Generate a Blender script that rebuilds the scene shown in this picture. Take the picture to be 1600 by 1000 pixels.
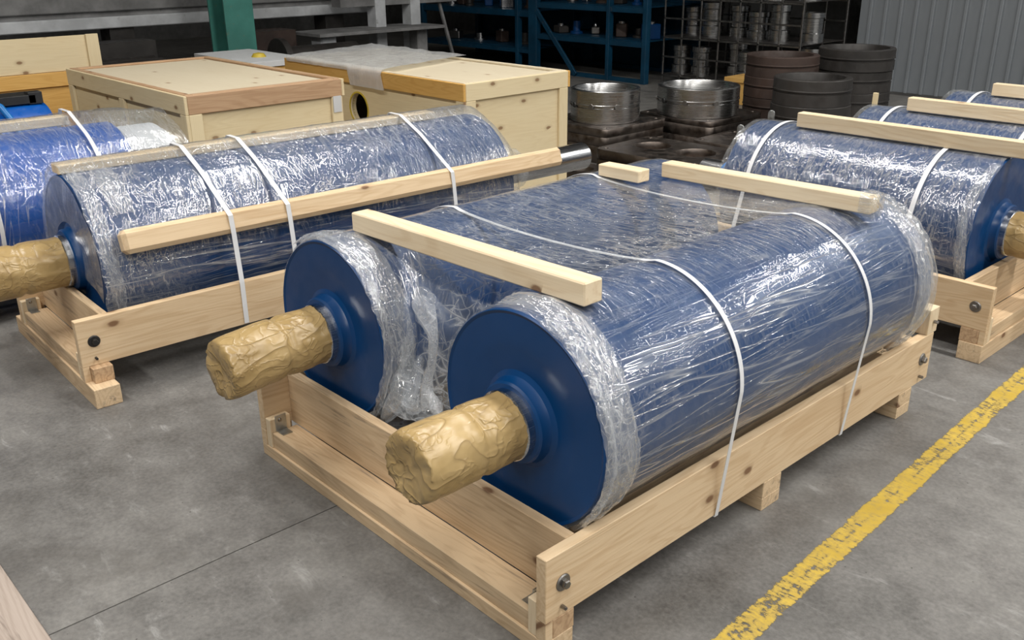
import bpy, bmesh, math, random
import numpy as np
from mathutils import Vector, Matrix, noise
from math import sin, cos, pi, radians

random.seed(7)
sc = bpy.context.scene
for o in list(bpy.data.objects): bpy.data.objects.remove(o)
C = sc.collection

# ---------------------------------------------------------------- camera
F = 1463.36
CP = Vector((1.3907, -1.3862, 1.753))
_yaw, _pit, _rol = -.8276, .382, -.0092
_fw = Vector((sin(_yaw)*cos(_pit), cos(_yaw)*cos(_pit), -sin(_pit)))
_r = Vector((cos(_yaw), -sin(_yaw), 0)); _u = _r.cross(_fw)
_r2 = _r*cos(_rol) + _u*sin(_rol); _u2 = -_r*sin(_rol) + _u*cos(_rol)
cam = bpy.data.cameras.new('camera'); co = bpy.data.objects.new('camera', cam); C.objects.link(co)
cam.sensor_width = 36; cam.lens = F/1600*36; cam.clip_end = 200
co.matrix_world = Matrix.Translation(CP) @ Matrix((_r2, _u2, -_fw)).transposed().to_4x4()
sc.camera = co

def ray(px, py): return _fw + _r2*(px-800)/F - _u2*(py-500)/F
def onz(px, py, z): v = ray(px, py); return CP + v*((z-CP.z)/v.z)
def onx(px, py, x): v = ray(px, py); return CP + v*((x-CP.x)/v.x)
def ony(px, py, y): v = ray(px, py); return CP + v*((y-CP.y)/v.y)
def depth(p): return (Vector(p)-CP).dot(_fw)

# ---------------------------------------------------------------- world, lamps, exposure
w = bpy.data.worlds.new('outside'); sc.world = w; w.use_nodes = True
w.node_tree.nodes['Background'].inputs[0].default_value = (0, 0, 0, 1)
w.node_tree.nodes['Background'].inputs[1].default_value = 0.
sc.view_settings.view_transform = 'Standard'; sc.view_settings.look = 'None'
sc.view_settings.exposure = 0; sc.view_settings.gamma = 1; sc.view_settings.use_curve_mapping = False

def strip(x, y, z, lx, ly, power, col=(1, .97, .92)):
    l = bpy.data.lights.new('ceiling_strip_lamp_offscreen', 'AREA'); l.shape = 'RECTANGLE'; l.size = lx; l.size_y = ly
    l.energy = power; l.color = col
    o = bpy.data.objects.new('ceiling_strip_lamp_offscreen', l); o.location = (x, y, z); C.objects.link(o)
for x, y in ((-2.6, -2.6), (2.6, -2.6), (8., -2.6), (-2.6, 3.), (2.6, 3.), (8., 3.), (2.6, 9.5), (8., 9.5)):   # the hall's strip lamps, all alike
    strip(x, y, 6.2, 4.2, .34, 255)

# ---------------------------------------------------------------- node helpers
class N:
    def __init__(s, name):
        s.m = bpy.data.materials.new(name); s.m.use_nodes = True; s.t = s.m.node_tree; s.t.nodes.clear()
        s.out = s.t.nodes.new('ShaderNodeOutputMaterial')
    def n(s, typ, ins=None, **kw):
        nd = s.t.nodes.new(typ)
        for k, v in kw.items(): setattr(nd, k, v)
        for k, v in (ins or {}).items(): s.set(nd, k, v)
        return nd
    def set(s, nd, k, v):
        i = nd.inputs[k]
        if isinstance(v, bpy.types.NodeSocket): s.t.links.new(v, i)
        elif isinstance(v, bpy.types.Node): s.t.links.new(v.outputs[0], i)
        else: i.default_value = v
    def math(s, op, a, b=0., c=None, clamp=False):
        d = {0: a, 1: b}
        if c is not None: d[2] = c
        return s.n('ShaderNodeMath', d, operation=op, use_clamp=clamp).outputs[0]
    def mix(s, f, a, b, mode='MIX'):
        nd = s.n('ShaderNodeMix', {0: f}, data_type='RGBA', blend_type=mode)
        s.set(nd, 6, a); s.set(nd, 7, b); return nd.outputs[2]
    def ramp(s, f, stops):
        nd = s.n('ShaderNodeValToRGB', {0: f}); e = nd.color_ramp.elements
        while len(e) < len(stops): e.new(.5)
        for el, (p, c) in zip(e, stops):
            el.position = p; el.color = c if len(c) == 4 else (*c, 1)
        return nd.outputs[0]
    def rng(s, v, a, b, c=0., d=1., smooth=True):
        return s.n('ShaderNodeMapRange', {0: v, 1: a, 2: b, 3: c, 4: d}, interpolation_type='SMOOTHSTEP' if smooth else 'LINEAR').outputs[0]
    def coord(s, scale=(1, 1, 1), which='Object', rand=0., loc=(0, 0, 0), rot=(0, 0, 0)):
        tc = s.n('ShaderNodeTexCoord').outputs[which]
        if rand:
            oi = s.n('ShaderNodeObjectInfo').outputs['Random']
            cb = s.n('ShaderNodeCombineXYZ', {0: s.math('MULTIPLY', oi, rand), 1: s.math('MULTIPLY', oi, rand*.37), 2: s.math('MULTIPLY', oi, rand*.71)})
            tc = s.n('ShaderNodeVectorMath', {0: tc, 1: cb.outputs[0]}, operation='ADD').outputs[0]
        return s.n('ShaderNodeMapping', {0: tc, 1: loc, 2: rot, 3: scale}).outputs[0]
    def noise(s, v, scale=5., detail=3., rough=.5, dist=0.):
        return s.n('ShaderNodeTexNoise', {'Vector': v, 'Scale': scale, 'Detail': detail, 'Roughness': rough, 'Distortion': dist}).outputs[0]
    def ridge(s, v, scale, detail=1., sharp=8., dist=0.):
        x = s.noise(v, scale, detail, .5, dist)
        a = s.math('ABSOLUTE', s.math('SUBTRACT', x, .5))
        return s.math('POWER', s.math('SUBTRACT', 1., s.math('MULTIPLY', a, 4., clamp=True), clamp=True), sharp)
    def bump(s, h, strength=.5, dist=.01):
        return s.n('ShaderNodeBump', {'Height': h, 'Strength': strength, 'Distance': dist}).outputs[0]
    def bsdf(s, **kw):
        nm = {'base': 'Base Color', 'rough': 'Roughness', 'metal': 'Metallic', 'normal': 'Normal', 'coat': 'Coat Weight', 'coatr': 'Coat Roughness', 'spec': 'Specular IOR Level', 'alpha': 'Alpha', 'trans': 'Transmission Weight', 'emit': 'Emission Strength', 'ecol': 'Emission Color'}
        b = s.n('ShaderNodeBsdfPrincipled')
        for k, v in kw.items(): s.set(b, nm[k], v)
        return b.outputs[0]
    def done(s, sh): s.t.links.new(sh, s.out.inputs[0]); return s.m

def c4(*a): return (*a, 1)

def wood(name, base, dark, knot=(.16, .075, .035), grain=1., stain=None, knots=.80):
    s = N(name)
    v0 = s.coord(rand=37.)
    def sc3(x, y, z): return s.n('ShaderNodeMapping', {0: v0, 3: (x, y, z)}).outputs[0]
    broad = s.noise(sc3(.55, 5, 5), 1.6, 2., .5, .3)
    lines = s.math('SINE', s.math('MULTIPLY', broad, 85.))
    fine = s.noise(sc3(2.2, 60, 60), 2., 4., .6)
    tone = s.noise(sc3(.8, 2, 2), 1.3, 2.)
    f = s.math('ADD', s.math('MULTIPLY', s.rng(lines, -.2, 1.), .28*grain), s.math('MULTIPLY', s.rng(fine, .35, .75), .35*grain))
    f = s.math('ADD', f, s.math('MULTIPLY', s.math('SUBTRACT', tone, .5), .9), clamp=True)
    col = s.mix(f, c4(*base), c4(*dark))
    sp = s.n('ShaderNodeSeparateXYZ', {0: v0})
    kv = s.n('ShaderNodeCombineXYZ', {0: s.math('MULTIPLY', sp.outputs[0], 4.5), 1: s.math('MULTIPLY', s.math('ADD', sp.outputs[1], sp.outputs[2]), 8.)}).outputs[0]
    vo = s.n('ShaderNodeTexVoronoi', {'Vector': kv, 'Scale': 1., 'Randomness': 1.}, voronoi_dimensions='2D')
    cell = s.n('ShaderNodeSeparateColor', {0: vo.outputs['Color']}).outputs[0]
    has = s.rng(cell, knots, knots+.02)
    d = s.math('ADD', vo.outputs['Distance'], s.math('MULTIPLY', s.math('SUBTRACT', fine, .5), .06))
    k1 = s.math('MULTIPLY', s.rng(d, .13, .06), has); k2 = s.math('MULTIPLY', s.rng(d, .26, .10), has)
    col = s.mix(s.math('MULTIPLY', k2, .35), col, c4(*[.5*x+.5*y for x, y in zip(dark, knot)]))
    col = s.mix(s.math('MULTIPLY', k1, .85), col, c4(*knot))
    if stain:
        st = s.rng(s.noise(sc3(1.2, 14, 14), 2.2, 4., .65), .56, .74)
        col = s.mix(s.math('MULTIPLY', st, .7), col, c4(*stain))
    h = s.math('ADD', s.math('MULTIPLY', fine, .6), s.math('MULTIPLY', lines, .08))
    return s.done(s.bsdf(base=col, rough=.62, normal=s.bump(h, .35, .003), spec=.3))

def paint(name, col, rough=.35, var=.15, scuff=None, spec=.5, coat=0.):
    s = N(name); v = s.coord(rand=11.)
    t = s.noise(v, 3., 4., .6)
    c = s.mix(s.rng(t, .3, .75), c4(*[x*(1-var) for x in col]), c4(*[min(1, x*(1+var)) for x in col]))
    if scuff: c = s.mix(s.math('MULTIPLY', s.rng(s.noise(v, 9., 5., .7), .62, .75), .8), c, c4(*scuff))
    r = s.rng(s.noise(v, 14., 3.), .3, .7, rough*.8, rough*1.25)
    return s.done(s.bsdf(base=c, rough=r, spec=spec, coat=coat, coatr=.15, normal=s.bump(s.noise(v, 40., 2.), .03, .002)))

def metal(name, col, rough, brushed=(1, 1, 60), dirt=None):
    s = N(name); v = s.coord(brushed, rand=9.)
    t = s.noise(v, 4., 3., .6)
    c = s.mix(s.rng(t, .3, .7), c4(*[x*.8 for x in col]), c4(*col))
    if dirt: c = s.mix(s.rng(s.noise(s.coord(rand=5.), 6., 5., .65), .5, .7), c, c4(*dirt))
    return s.done(s.bsdf(base=c, metal=1., rough=s.rng(t, .2, .8, rough*.7, rough*1.4), normal=s.bump(t, .08, .002)))

MW = wood('pine', (.72, .55, .355), (.52, .34, .18))
MW2 = wood('pine_pale', (.80, .66, .46), (.62, .45, .26), knots=.86)
MWS = wood('pine_weathered', (.70, .53, .34), (.45, .30, .17), stain=(.20, .15, .12))
MWE = wood('timber_end_grain', (.55, .38, .23), (.33, .20, .11), grain=1.4, knots=.95)
MWO = wood('pine_orange', (.70, .42, .13), (.55, .29, .07), knots=.8)
MPLY = wood('plywood', (.74, .62, .40), (.62, .48, .27), knot=(.22, .12, .06), grain=.6, knots=.72)
MPLYL = wood('plywood_pale', (.66, .58, .43), (.57, .47, .32), knot=(.3, .18, .1), grain=.5, knots=.87)
MBRD = wood('rough_red_pine', (.50, .33, .20), (.34, .19, .10), knots=.7)
MGREY = wood('weathered_grey_timber', (.44, .37, .32), (.30, .24, .20), stain=(.10, .075, .06), knots=.8)
MBLUE = paint('blue_enamel', (.001, .042, .150), .36, .08, spec=.4)
MBLUE2 = paint('bright_blue_enamel', (.002, .08, .36), .32, .12, spec=.5)
MRACK = paint('blue_rack_paint', (.003, .046, .095), .45, .2, scuff=(.14, .09, .05))
MGREEN = paint('green_column_paint', (.05, .21, .175), .5, .15, scuff=(.20, .15, .09))
MSTEEL = metal('turned_steel', (.62, .63, .65), .22, (60, 1, 60))
MRING = metal('machined_ring_steel', (.55, .55, .55), .25, (1, 1, 90))
MPLATE = metal('dark_plate_steel', (.20, .17, .15), .42, (3, 3, 3), dirt=(.10, .075, .06))
MDARK = paint('black_iron', (.030, .027, .025), .5, .3, scuff=(.06, .05, .04))
MRUST = paint('brown_iron', (.045, .028, .022), .6, .3)
MGALV = metal('galvanised_steel', (.50, .52, .52), .38, (8, 8, 8))
MBOLT = metal('bolt_steel', (.30, .29, .28), .38, (8, 8, 8))
MBOLTD = paint('black_bolt', (.02, .02, .02), .4)
MSTRAP = paint('strap_plastic', (.74, .75, .77), .35, .05)
MWHITE = paint('white_paper', (.58, .59, .60), .6, .05)
MCONC = paint('grey_concrete', (.22, .22, .22), .8, .3, scuff=(.12, .12, .12))
MCONCW = paint('pale_concrete', (.58, .60, .62), .8, .2, scuff=(.22, .22, .22))
MROOF = paint('pale_grey_hall_lining', (.50, .51, .52), .8, .06)
MPIL = paint('dark_grey_plaster', (.085, .085, .083), .8, .2)
MRED = paint('red_print', (.5, .06, .03), .5)
MYEL = paint('yellow_print', (.6, .45, .05), .5)
MHOSE = paint('blue_hose', (.01, .14, .40), .35)

def m_floor():
    s = N('worn_concrete'); v = s.coord()
    a = s.noise(v, 1.1, 5., .6, .4); b = s.noise(v, 6., 6., .65); f = s.noise(v, 70., 3., .7); g = s.noise(s.n('ShaderNodeMapping', {0: v, 2: (0, 0, .5), 3: (1, 3.2, 1)}).outputs[0], 4., 6., .7, .6)
    t = s.math('ADD', s.math('MULTIPLY', a, .5), s.math('ADD', s.math('MULTIPLY', b, .3), s.math('MULTIPLY', f, .3)))
    col = s.ramp(t, [(.38, (.080, .077, .073)), (.53, (.150, .145, .138)), (.68, (.225, .218, .205))])
    col = s.mix(s.math('MULTIPLY', s.math('MULTIPLY', s.rng(g, .56, .74), s.rng(b, .42, .60)), .55), col, c4(.42, .42, .41))
    col = s.mix(s.math('MULTIPLY', s.rng(s.noise(v, 1.9, 5., .6, .8), .55, .72), .45), col, c4(.085, .078, .07))
    sp = s.n('ShaderNodeTexVoronoi', {'Vector': v, 'Scale': 26.}).outputs['Distance']
    col = s.mix(s.math('MULTIPLY', s.rng(sp, .09, .05), s.rng(b, .5, .6)), col, c4(.07, .066, .06))
    r = s.rng(b, .3, .7, .42, .70)
    h = s.math('ADD', s.math('MULTIPLY', f, .5), s.math('MULTIPLY', g, .8))
    return s.done(s.bsdf(base=col, rough=r, normal=s.bump(h, .22, .004), spec=.4))
MFLOOR = m_floor()

def m_yellow():
    s = N('worn_yellow_paint'); v = s.coord()
    big = s.noise(v, 5., 4., .6); a = s.noise(v, 34., 5., .7, .4); g = s.noise(s.n('ShaderNodeMapping', {0: v, 2: (0, 0, .9), 3: (1, 4, 1)}).outputs[0], 22., 4., .7)
    wear = s.math('ADD', s.math('MULTIPLY', a, .55), s.math('ADD', s.math('MULTIPLY', g, .4), s.math('MULTIPLY', big, .45)))
    uv = s.n('ShaderNodeSeparateXYZ', {0: s.n('ShaderNodeTexCoord').outputs['UV']})
    e = s.math('ABSOLUTE', s.math('SUBTRACT', uv.outputs[0], .5))
    wear = s.math('ADD', wear, s.math('MULTIPLY', s.rng(e, .30, .5), .34))
    gap = s.math('MULTIPLY', s.rng(e, .08, .0), .05)
    wear = s.math('ADD', wear, gap)
    al = s.rng(wear, .745, .825, 1., 0.)
    c = s.mix(s.rng(big, .3, .7), c4(.46, .31, .035), c4(.60, .42, .06))
    c = s.mix(s.rng(wear, .62, .80), c, c4(.36, .26, .07))
    return s.done(s.bsdf(base=c, rough=.6, alpha=al))
MYLINE = m_yellow()

def m_film(name, haze=.05, ridge=.34, gloss=.30, circ=0., tint=(.90, .92, .94), bs=1.):
    # clear stretch film: UV in metres (u along the roll, v around it); attribute 'fold' turns the creases
    s = N(name)
    uv = s.n('ShaderNodeUVMap').outputs[0]
    fold = s.n('ShaderNodeAttribute', attribute_name='fold').outputs['Fac']
    crin = s.n('ShaderNodeAttribute', attribute_name='crinkle').outputs['Fac']
    oi = s.n('ShaderNodeObjectInfo').outputs['Random']
    uv = s.n('ShaderNodeVectorMath', {0: uv, 1: s.n('ShaderNodeCombineXYZ', {0: s.math('MULTIPLY', oi, 13.), 1: s.math('MULTIPLY', oi, 7.)}).outputs[0]}, operation='ADD').outputs[0]
    def mp(x, y, rot=0.): return s.n('ShaderNodeMapping', {0: s.n('ShaderNodeMapping', {0: uv, 2: (0, 0, rot)}).outputs[0], 3: (x, y, 1)}).outputs[0]
    ax = s.ridge(mp(.45, 9., .07), 1.7, 2., 22., .10)           # long creases along the roll
    ax2 = s.ridge(mp(.8, 20., -.05), 1.9, 2., 22., .1)
    ci = s.ridge(mp(16., 1.6, .12), 1.5, 2., 18., .30)          # short creases around it
    ci2 = s.ridge(mp(30., 4., -.2), 1.4, 2., 14., .30)
    cr = s.ridge(mp(7., 7.), 1.9, 3., 18., 1.2)                  # crumple
    cr2 = s.ridge(mp(12., 5., .5), 1.8, 2., 18., .8)
    patch = s.rng(s.noise(mp(1.3, 3.0), 1.4, 2.), .44, .60)
    patch2 = s.rng(s.noise(mp(.7, 2.2), 1.9, 2.), .40, .62)
    A = s.math('MULTIPLY', s.math('MAXIMUM', ax, s.math('MULTIPLY', ax2, .7)), s.rng(patch2, 0., 1., .45, 1.))
    B = s.math('MAXIMUM', s.math('MULTIPLY', ci, s.rng(patch, 0., 1., .3, 1.)), s.math('MULTIPLY', ci2, s.math('MULTIPLY', patch2, .7)))
    mixAB = s.n('ShaderNodeMix', {0: s.math('ADD', fold, circ, clamp=True), 2: A, 3: B}, data_type='FLOAT').outputs[0]
    cc = s.math('MULTIPLY', s.math('MAXIMUM', cr, s.math('MULTIPLY', cr2, .7)), s.math('MULTIPLY', crin, s.rng(patch, 0., 1., .35, 1.)))
    cc = s.math('MAXIMUM', cc, s.math('MULTIPLY', s.math('MULTIPLY', ci2, crin), .6))
    H = s.math('MAXIMUM', mixAB, cc)
    soft = s.noise(mp(2.2, 5., .1), 1.6, 2.)
    nrm = s.bump(s.math('ADD', s.math('MULTIPLY', H, .5), s.math('MULTIPLY', soft, s.rng(crin, 0., 1., .5, 1.6))), .55*bs, .0055)
    inc = s.n('ShaderNodeNewGeometry').outputs['Incoming']
    dt = s.math('ABSOLUTE', s.n('ShaderNodeVectorMath', {0: nrm, 1: inc}, operation='DOT_PRODUCT').outputs['Value'])
    lw = s.math('ADD', .075, s.math('MULTIPLY', s.math('POWER', s.math('SUBTRACT', 1., dt, clamp=True), 4.), .75))
    gl = s.n('ShaderNodeBsdfGlossy', {0: (1, 1, 1, 1), 'Roughness': .06, 'Normal': nrm}).outputs[0]
    tr = s.n('ShaderNodeBsdfTransparent', {0: c4(.95, .965, .98)}).outputs[0]
    df = s.n('ShaderNodeBsdfDiffuse', {0: c4(*tint), 'Normal': nrm}).outputs[0]
    tl = s.n('ShaderNodeBsdfTranslucent', {0: c4(*tint)}).outputs[0]
    milk = s.n('ShaderNodeMixShader', {0: .3, 1: df, 2: tl}).outputs[0]
    hz = s.math('ADD', haze, s.math('MULTIPLY', H, ridge))
    hz = s.math('ADD', hz, s.math('MULTIPLY', crin, .075), clamp=True)
    a = s.n('ShaderNodeMixShader', {0: hz, 1: tr, 2: milk}).outputs[0]
    g = s.math('ADD', s.math('MULTIPLY', lw, gloss*3.), s.math('MULTIPLY', H, .22), clamp=True)
    return s.done(s.n('ShaderNodeMixShader', {0: g, 1: a, 2: gl}).outputs[0])
MFILM = m_film('stretch_film', haze=.006, ridge=.55)
MFILMC = m_film('stretch_film_crumpled', haze=.012, ridge=.55)
MFILMB = m_film('film_bunched', haze=.09, ridge=.5, circ=.0, bs=1.3)
MFILMF = m_film('film_flap', haze=.13, ridge=.25, circ=.3)
MSHEET = m_film('polythene_sheet', haze=.55, ridge=.3, circ=.5)

def m_paper():
    s = N('brown_wrapping_tape'); v = s.coord(rand=21.)
    vv = s.n('ShaderNodeMapping', {0: v, 2: (.3, .5, .2), 3: (1, .55, 1)}).outputs[0]
    a = s.ridge(vv, 10., 1., 7., .8); b = s.ridge(s.n('ShaderNodeMapping', {0: v, 2: (1.1, .2, .7), 3: (1, .8, 1)}).outputs[0], 21., 2., 6., .5)
    patch = s.rng(s.noise(v, 9., 2.), .36, .58)
    vo = s.n('ShaderNodeTexVoronoi', {'Vector': vv, 'Scale': 17.}, feature='F1')
    h = s.math('ADD', s.math('MULTIPLY', a, .42), s.math('ADD', s.math('MULTIPLY', s.math('MULTIPLY', b, patch), .36), s.math('ADD', s.math('MULTIPLY', s.noise(v, 14., 2.), .8), s.math('MULTIPLY', vo.outputs['Distance'], .55))))
    c = s.mix(s.rng(s.noise(v, 5., 4., .6), .35, .7), c4(.36, .245, .10), c4(.49, .35, .16))
    c = s.mix(s.math('MULTIPLY', s.math('POWER', a, 3.), .35), c, c4(.17, .10, .04))
    return s.done(s.bsdf(base=c, rough=.33, spec=.55, normal=s.bump(h, .55, .010)))
MPAPER = m_paper()

def m_wall():
    s = N('grey_sheet_cladding'); v = s.coord()
    c = s.mix(s.rng(s.noise(s.n('ShaderNodeMapping', {0: v, 3: (1, 1, .3)}).outputs[0], 2., 4., .6), .3, .7), c4(.21, .23, .25), c4(.26, .28, .30))
    return s.done(s.bsdf(base=c, rough=.45, spec=.4))
MWALL = m_wall()

# ---------------------------------------------------------------- mesh helpers
def tag(o, label=None, cat=None, group=None, kind=None):
    for k, v in (('label', label), ('category', cat), ('group', group), ('kind', kind)):
        if v: o[k] = v
    return o

def link(name, me, mat=None, parent=None, loc=(0, 0, 0), rot=(0, 0, 0)):
    o = bpy.data.objects.new(name, me); C.objects.link(o); o.location = loc; o.rotation_euler = rot
    if mat and len(me.materials) == 0: me.materials.append(mat)
    if parent: o.parent = parent
    return o

def empty(name, loc=(0, 0, 0), rz=0., label=None, cat=None, group=None):
    o = bpy.data.objects.new(name, None); C.objects.link(o); o.location = loc; o.rotation_euler = (0, 0, rz); o.empty_display_size = .1
    return tag(o, label, cat, group)

def mesh(name, verts, faces, smooth=False):
    me = bpy.data.meshes.new(name); me.from_pydata([tuple(v) for v in verts], [], faces); me.update()
    if smooth: me.polygons.foreach_set('use_smooth', [True]*len(me.polygons))
    return me

_bx = {}
def boxmesh(d, bev=.002):
    k = (tuple(round(x, 4) for x in d), bev)
    if k in _bx: return _bx[k]
    bm = bmesh.new(); bmesh.ops.create_cube(bm, size=1.)
    for v in bm.verts: v.co = Vector((v.co.x*d[0], v.co.y*d[1], v.co.z*d[2]))
    if bev: bmesh.ops.bevel(bm, geom=bm.edges[:], offset=bev, segments=1, affect='EDGES')
    me = bpy.data.meshes.new('box'); bm.to_mesh(me); bm.free(); _bx[k] = me
    return me

_mats = {}
def box(name, lo, hi, mat, parent=None, grain='x', bev=.002, tilt=None):
    """axis box lo..hi; local X runs along the grain"""
    lo, hi = [min(a, b) for a, b in zip(lo, hi)], [max(a, b) for a, b in zip(lo, hi)]
    c = [(a+b)/2 for a, b in zip(lo, hi)]; d = [b-a for a, b in zip(lo, hi)]
    if grain == 'x': dd, rot = d, (0, 0, 0)
    elif grain == 'y': dd, rot = (d[1], d[0], d[2]), (0, 0, pi/2)
    else: dd, rot = (d[2], d[1], d[0]), (0, pi/2, 0)
    k = (tuple(round(x, 4) for x in dd), bev, mat.name)
    if k not in _mats:
        me = boxmesh(dd, bev).copy(); me.materials.clear(); me.materials.append(mat); _mats[k] = me
    o = link(name, _mats[k], None, parent, c, rot)
    return o

def lathe(name, prof, mat, parent=None, loc=(0, 0, 0), rot=(0, 0, 0), seg=64, axis='y', smooth=True, close=False):
    """profile of (r, h) pairs turned about the local axis"""
    vs, fs = [], []
    n = len(prof)
    for i in range(seg):
        a = 2*pi*i/seg
        for r, h in prof:
            vs.append((r*cos(a), h, r*sin(a)) if axis == 'y' else ((r*cos(a), r*sin(a), h) if axis == 'z' else (h, r*cos(a), r*sin(a))))
    for i in range(seg):
        j = (i+1) % seg
        for k in range(n if close else n-1):
            l = (k+1) % n
            f = (i*n+k, j*n+k, j*n+l, i*n+l)
            fs.append(f if axis == 'y' else f[::-1])
    me = mesh(name, vs, fs, False)
    bm = bmesh.new(); bm.from_mesh(me); bmesh.ops.remove_doubles(bm, verts=bm.verts[:], dist=1e-6); bmesh.ops.recalc_face_normals(bm, faces=bm.faces[:])
    if smooth:
        for f in bm.faces: f.smooth = True
        for e in bm.edges:
            if len(e.link_faces) == 2 and e.calc_face_angle(0) > .6: e.smooth = False
    bm.to_mesh(me); bm.free()
    return link(name, me, mat, parent, loc, rot)

def tube(name, pts, r, mat, parent=None, seg=10, rad=None):
    vs, fs = [], []; pts = [Vector(p) for p in pts]; up = Vector((.13, .21, 1)).normalized()
    for i, p in enumerate(pts):
        t = (pts[min(i+1, len(pts)-1)] - pts[max(i-1, 0)]).normalized()
        a = t.cross(up).normalized(); b = t.cross(a)
        rr = rad[i] if rad else r
        for k in range(seg):
            q = 2*pi*k/seg; vs.append(p + a*rr*cos(q) + b*rr*sin(q))
    for i in range(len(pts)-1):
        for k in range(seg):
            fs.append((i*seg+k, i*seg+(k+1) % seg, (i+1)*seg+(k+1) % seg, (i+1)*seg+k))
    fs.append(tuple(range(seg))[::-1]); fs.append(tuple((len(pts)-1)*seg+k for k in range(seg)))
    return link(name, mesh(name, vs, fs, True), mat, parent)

def ribbon(name, pts, axis, wid, thk, mat, parent=None):
    """strap: a path with a rectangular section, wide along axis"""
    pts = [Vector(p) for p in pts]; ax = Vector(axis).normalized(); vs, fs = [], []
    for i, p in enumerate(pts):
        t = (pts[min(i+1, len(pts)-1)] - pts[max(i-1, 0)]).normalized(); n = ax.cross(t).normalized()
        for sx, sn in ((-1, -1), (1, -1), (1, 1), (-1, 1)): vs.append(p + ax*sx*wid/2 + n*sn*thk/2)
    for i in range(len(pts)-1):
        for k in range(4): fs.append((i*4+k, i*4+(k+1) % 4, i*4+4+(k+1) % 4, i*4+4+k))
    fs.append((3, 2, 1, 0)); e = (len(pts)-1)*4; fs.append((e, e+1, e+2, e+3))
    return link(name, mesh(name, vs, fs), mat, parent)

def holed(name, outline, holes, thick, mat, parent=None, loc=(0, 0, 0), rot=(0, 0, 0), bev=.002):
    """flat plate with holes, in local XY, thick along Z"""
    cu = bpy.data.curves.new(name, 'CURVE'); cu.dimensions = '2D'; cu.fill_mode = 'BOTH'; cu.extrude = thick/2; cu.bevel_depth = bev; cu.bevel_resolution = 0
    for pl in [outline]+holes:
        sp = cu.splines.new('POLY'); sp.points.add(len(pl)-1); sp.use_cyclic_u = True
        for q, p in zip(sp.points, pl): q.co = (p[0], p[1], 0, 1)
    t = bpy.data.objects.new('tmp', cu); C.objects.link(t)
    me = bpy.data.meshes.new_from_object(t); bpy.data.objects.remove(t); bpy.data.curves.remove(cu)
    me.materials.clear()
    return link(name, me, mat, parent, loc, rot)

def circle(cx, cy, rx, ry=None, n=32, ph=0.):
    ry = ry or rx
    return [(cx+rx*cos(2*pi*i/n+ph), cy+ry*sin(2*pi*i/n+ph)) for i in range(n)]
def rrect(x0, y0, x1, y1, r, n=5):
    o = []
    for cx, cy, a in ((x1-r, y1-r, 0), (x0+r, y1-r, pi/2), (x0+r, y0+r, pi), (x1-r, y0+r, 1.5*pi)):
        for i in range(n+1): q = a+pi/2*i/n; o.append((cx+r*cos(q), cy+r*sin(q)))
    return o

def hull(pts):
    pts = sorted(set((round(a, 5), round(b, 5)) for a, b in pts))
    def half(ps):
        h = []
        for p in ps:
            while len(h) > 1 and (h[-1][0]-h[-2][0])*(p[1]-h[-2][1])-(h[-1][1]-h[-2][1])*(p[0]-h[-2][0]) <= 0: h.pop()
            h.append(p)
        return h
    return half(pts)[:-1]+half(pts[::-1])[:-1]           # counter-clockwise

def resample(pl, n, closed=True):
    p = np.array(pl+([pl[0]] if closed else [])); d = np.r_[0, np.cumsum(np.hypot(*np.diff(p, axis=0).T))]
    t = np.linspace(0, d[-1], n+1 if closed else n)
    return np.c_[np.interp(t, d, p[:, 0]), np.interp(t, d, p[:, 1])], t

def sstep(a, b, x):
    t = min(1, max(0, (x-a)/(b-a))); return t*t*(3-2*t)

def grid_film(name, P, U, V, fold, crin, mat, parent=None, loc=(0, 0, 0), rot=(0, 0, 0)):
    """P[i][j] points; U[i] V[j] in metres; fold/crinkle per vertex"""
    ni, nj = len(P), len(P[0]); vs = [p for r in P for p in r]
    fs = [(i*nj+j, i*nj+j+1, (i+1)*nj+j+1, (i+1)*nj+j) for i in range(ni-1) for j in range(nj-1)]
    me = mesh(name, vs, fs, True)
    uvl = me.uv_layers.new(name='UVMap')
    li = np.zeros(len(me.loops), dtype=np.int32); me.loops.foreach_get('vertex_index', li)
    uv = np.array([(U[i], V[j]) for i in range(ni) for j in range(nj)])[li]; uvl.data.foreach_set('uv', uv.ravel())
    for nm, arr in (('fold', fold), ('crinkle', crin)):
        at = me.attributes.new(nm, 'FLOAT', 'POINT'); at.data.foreach_set('value', np.array(arr, dtype=np.float32).ravel())
    return link(name, me, mat, parent, loc, rot)

# ---------------------------------------------------------------- the hall
floor = empty('floor'); floor['kind'] = 'structure'
box('sub_base', (-40, -14, -.06), (30, 16, -.012), MPIL, floor, bev=0)
box('concrete_slab', (-.998, -14, -.05), (30, 16, 0), MFLOOR, floor, bev=0)
box('concrete_slab', (-40, -14, -.05), (-1.003, 16, 0), MFLOOR, floor, bev=0)
# yellow aisle line painted on the floor
yl = []
for i in range(41):
    y = -.6+i*.14; xm = .318-.045*y
    yl.append(((xm-.057, y, .0012), (xm+.057, y, .0012)))
me = mesh('painted_line', [p for q in yl for p in q], [(2*i, 2*i+1, 2*i+3, 2*i+2) for i in range(40)])
ul = me.uv_layers.new(name='UVMap')
for l in me.loops: ul.data[l.index].uv = (l.vertex_index % 2, (l.vertex_index//2)*.14)
link('painted_line', me, MYLINE, floor)

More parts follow.
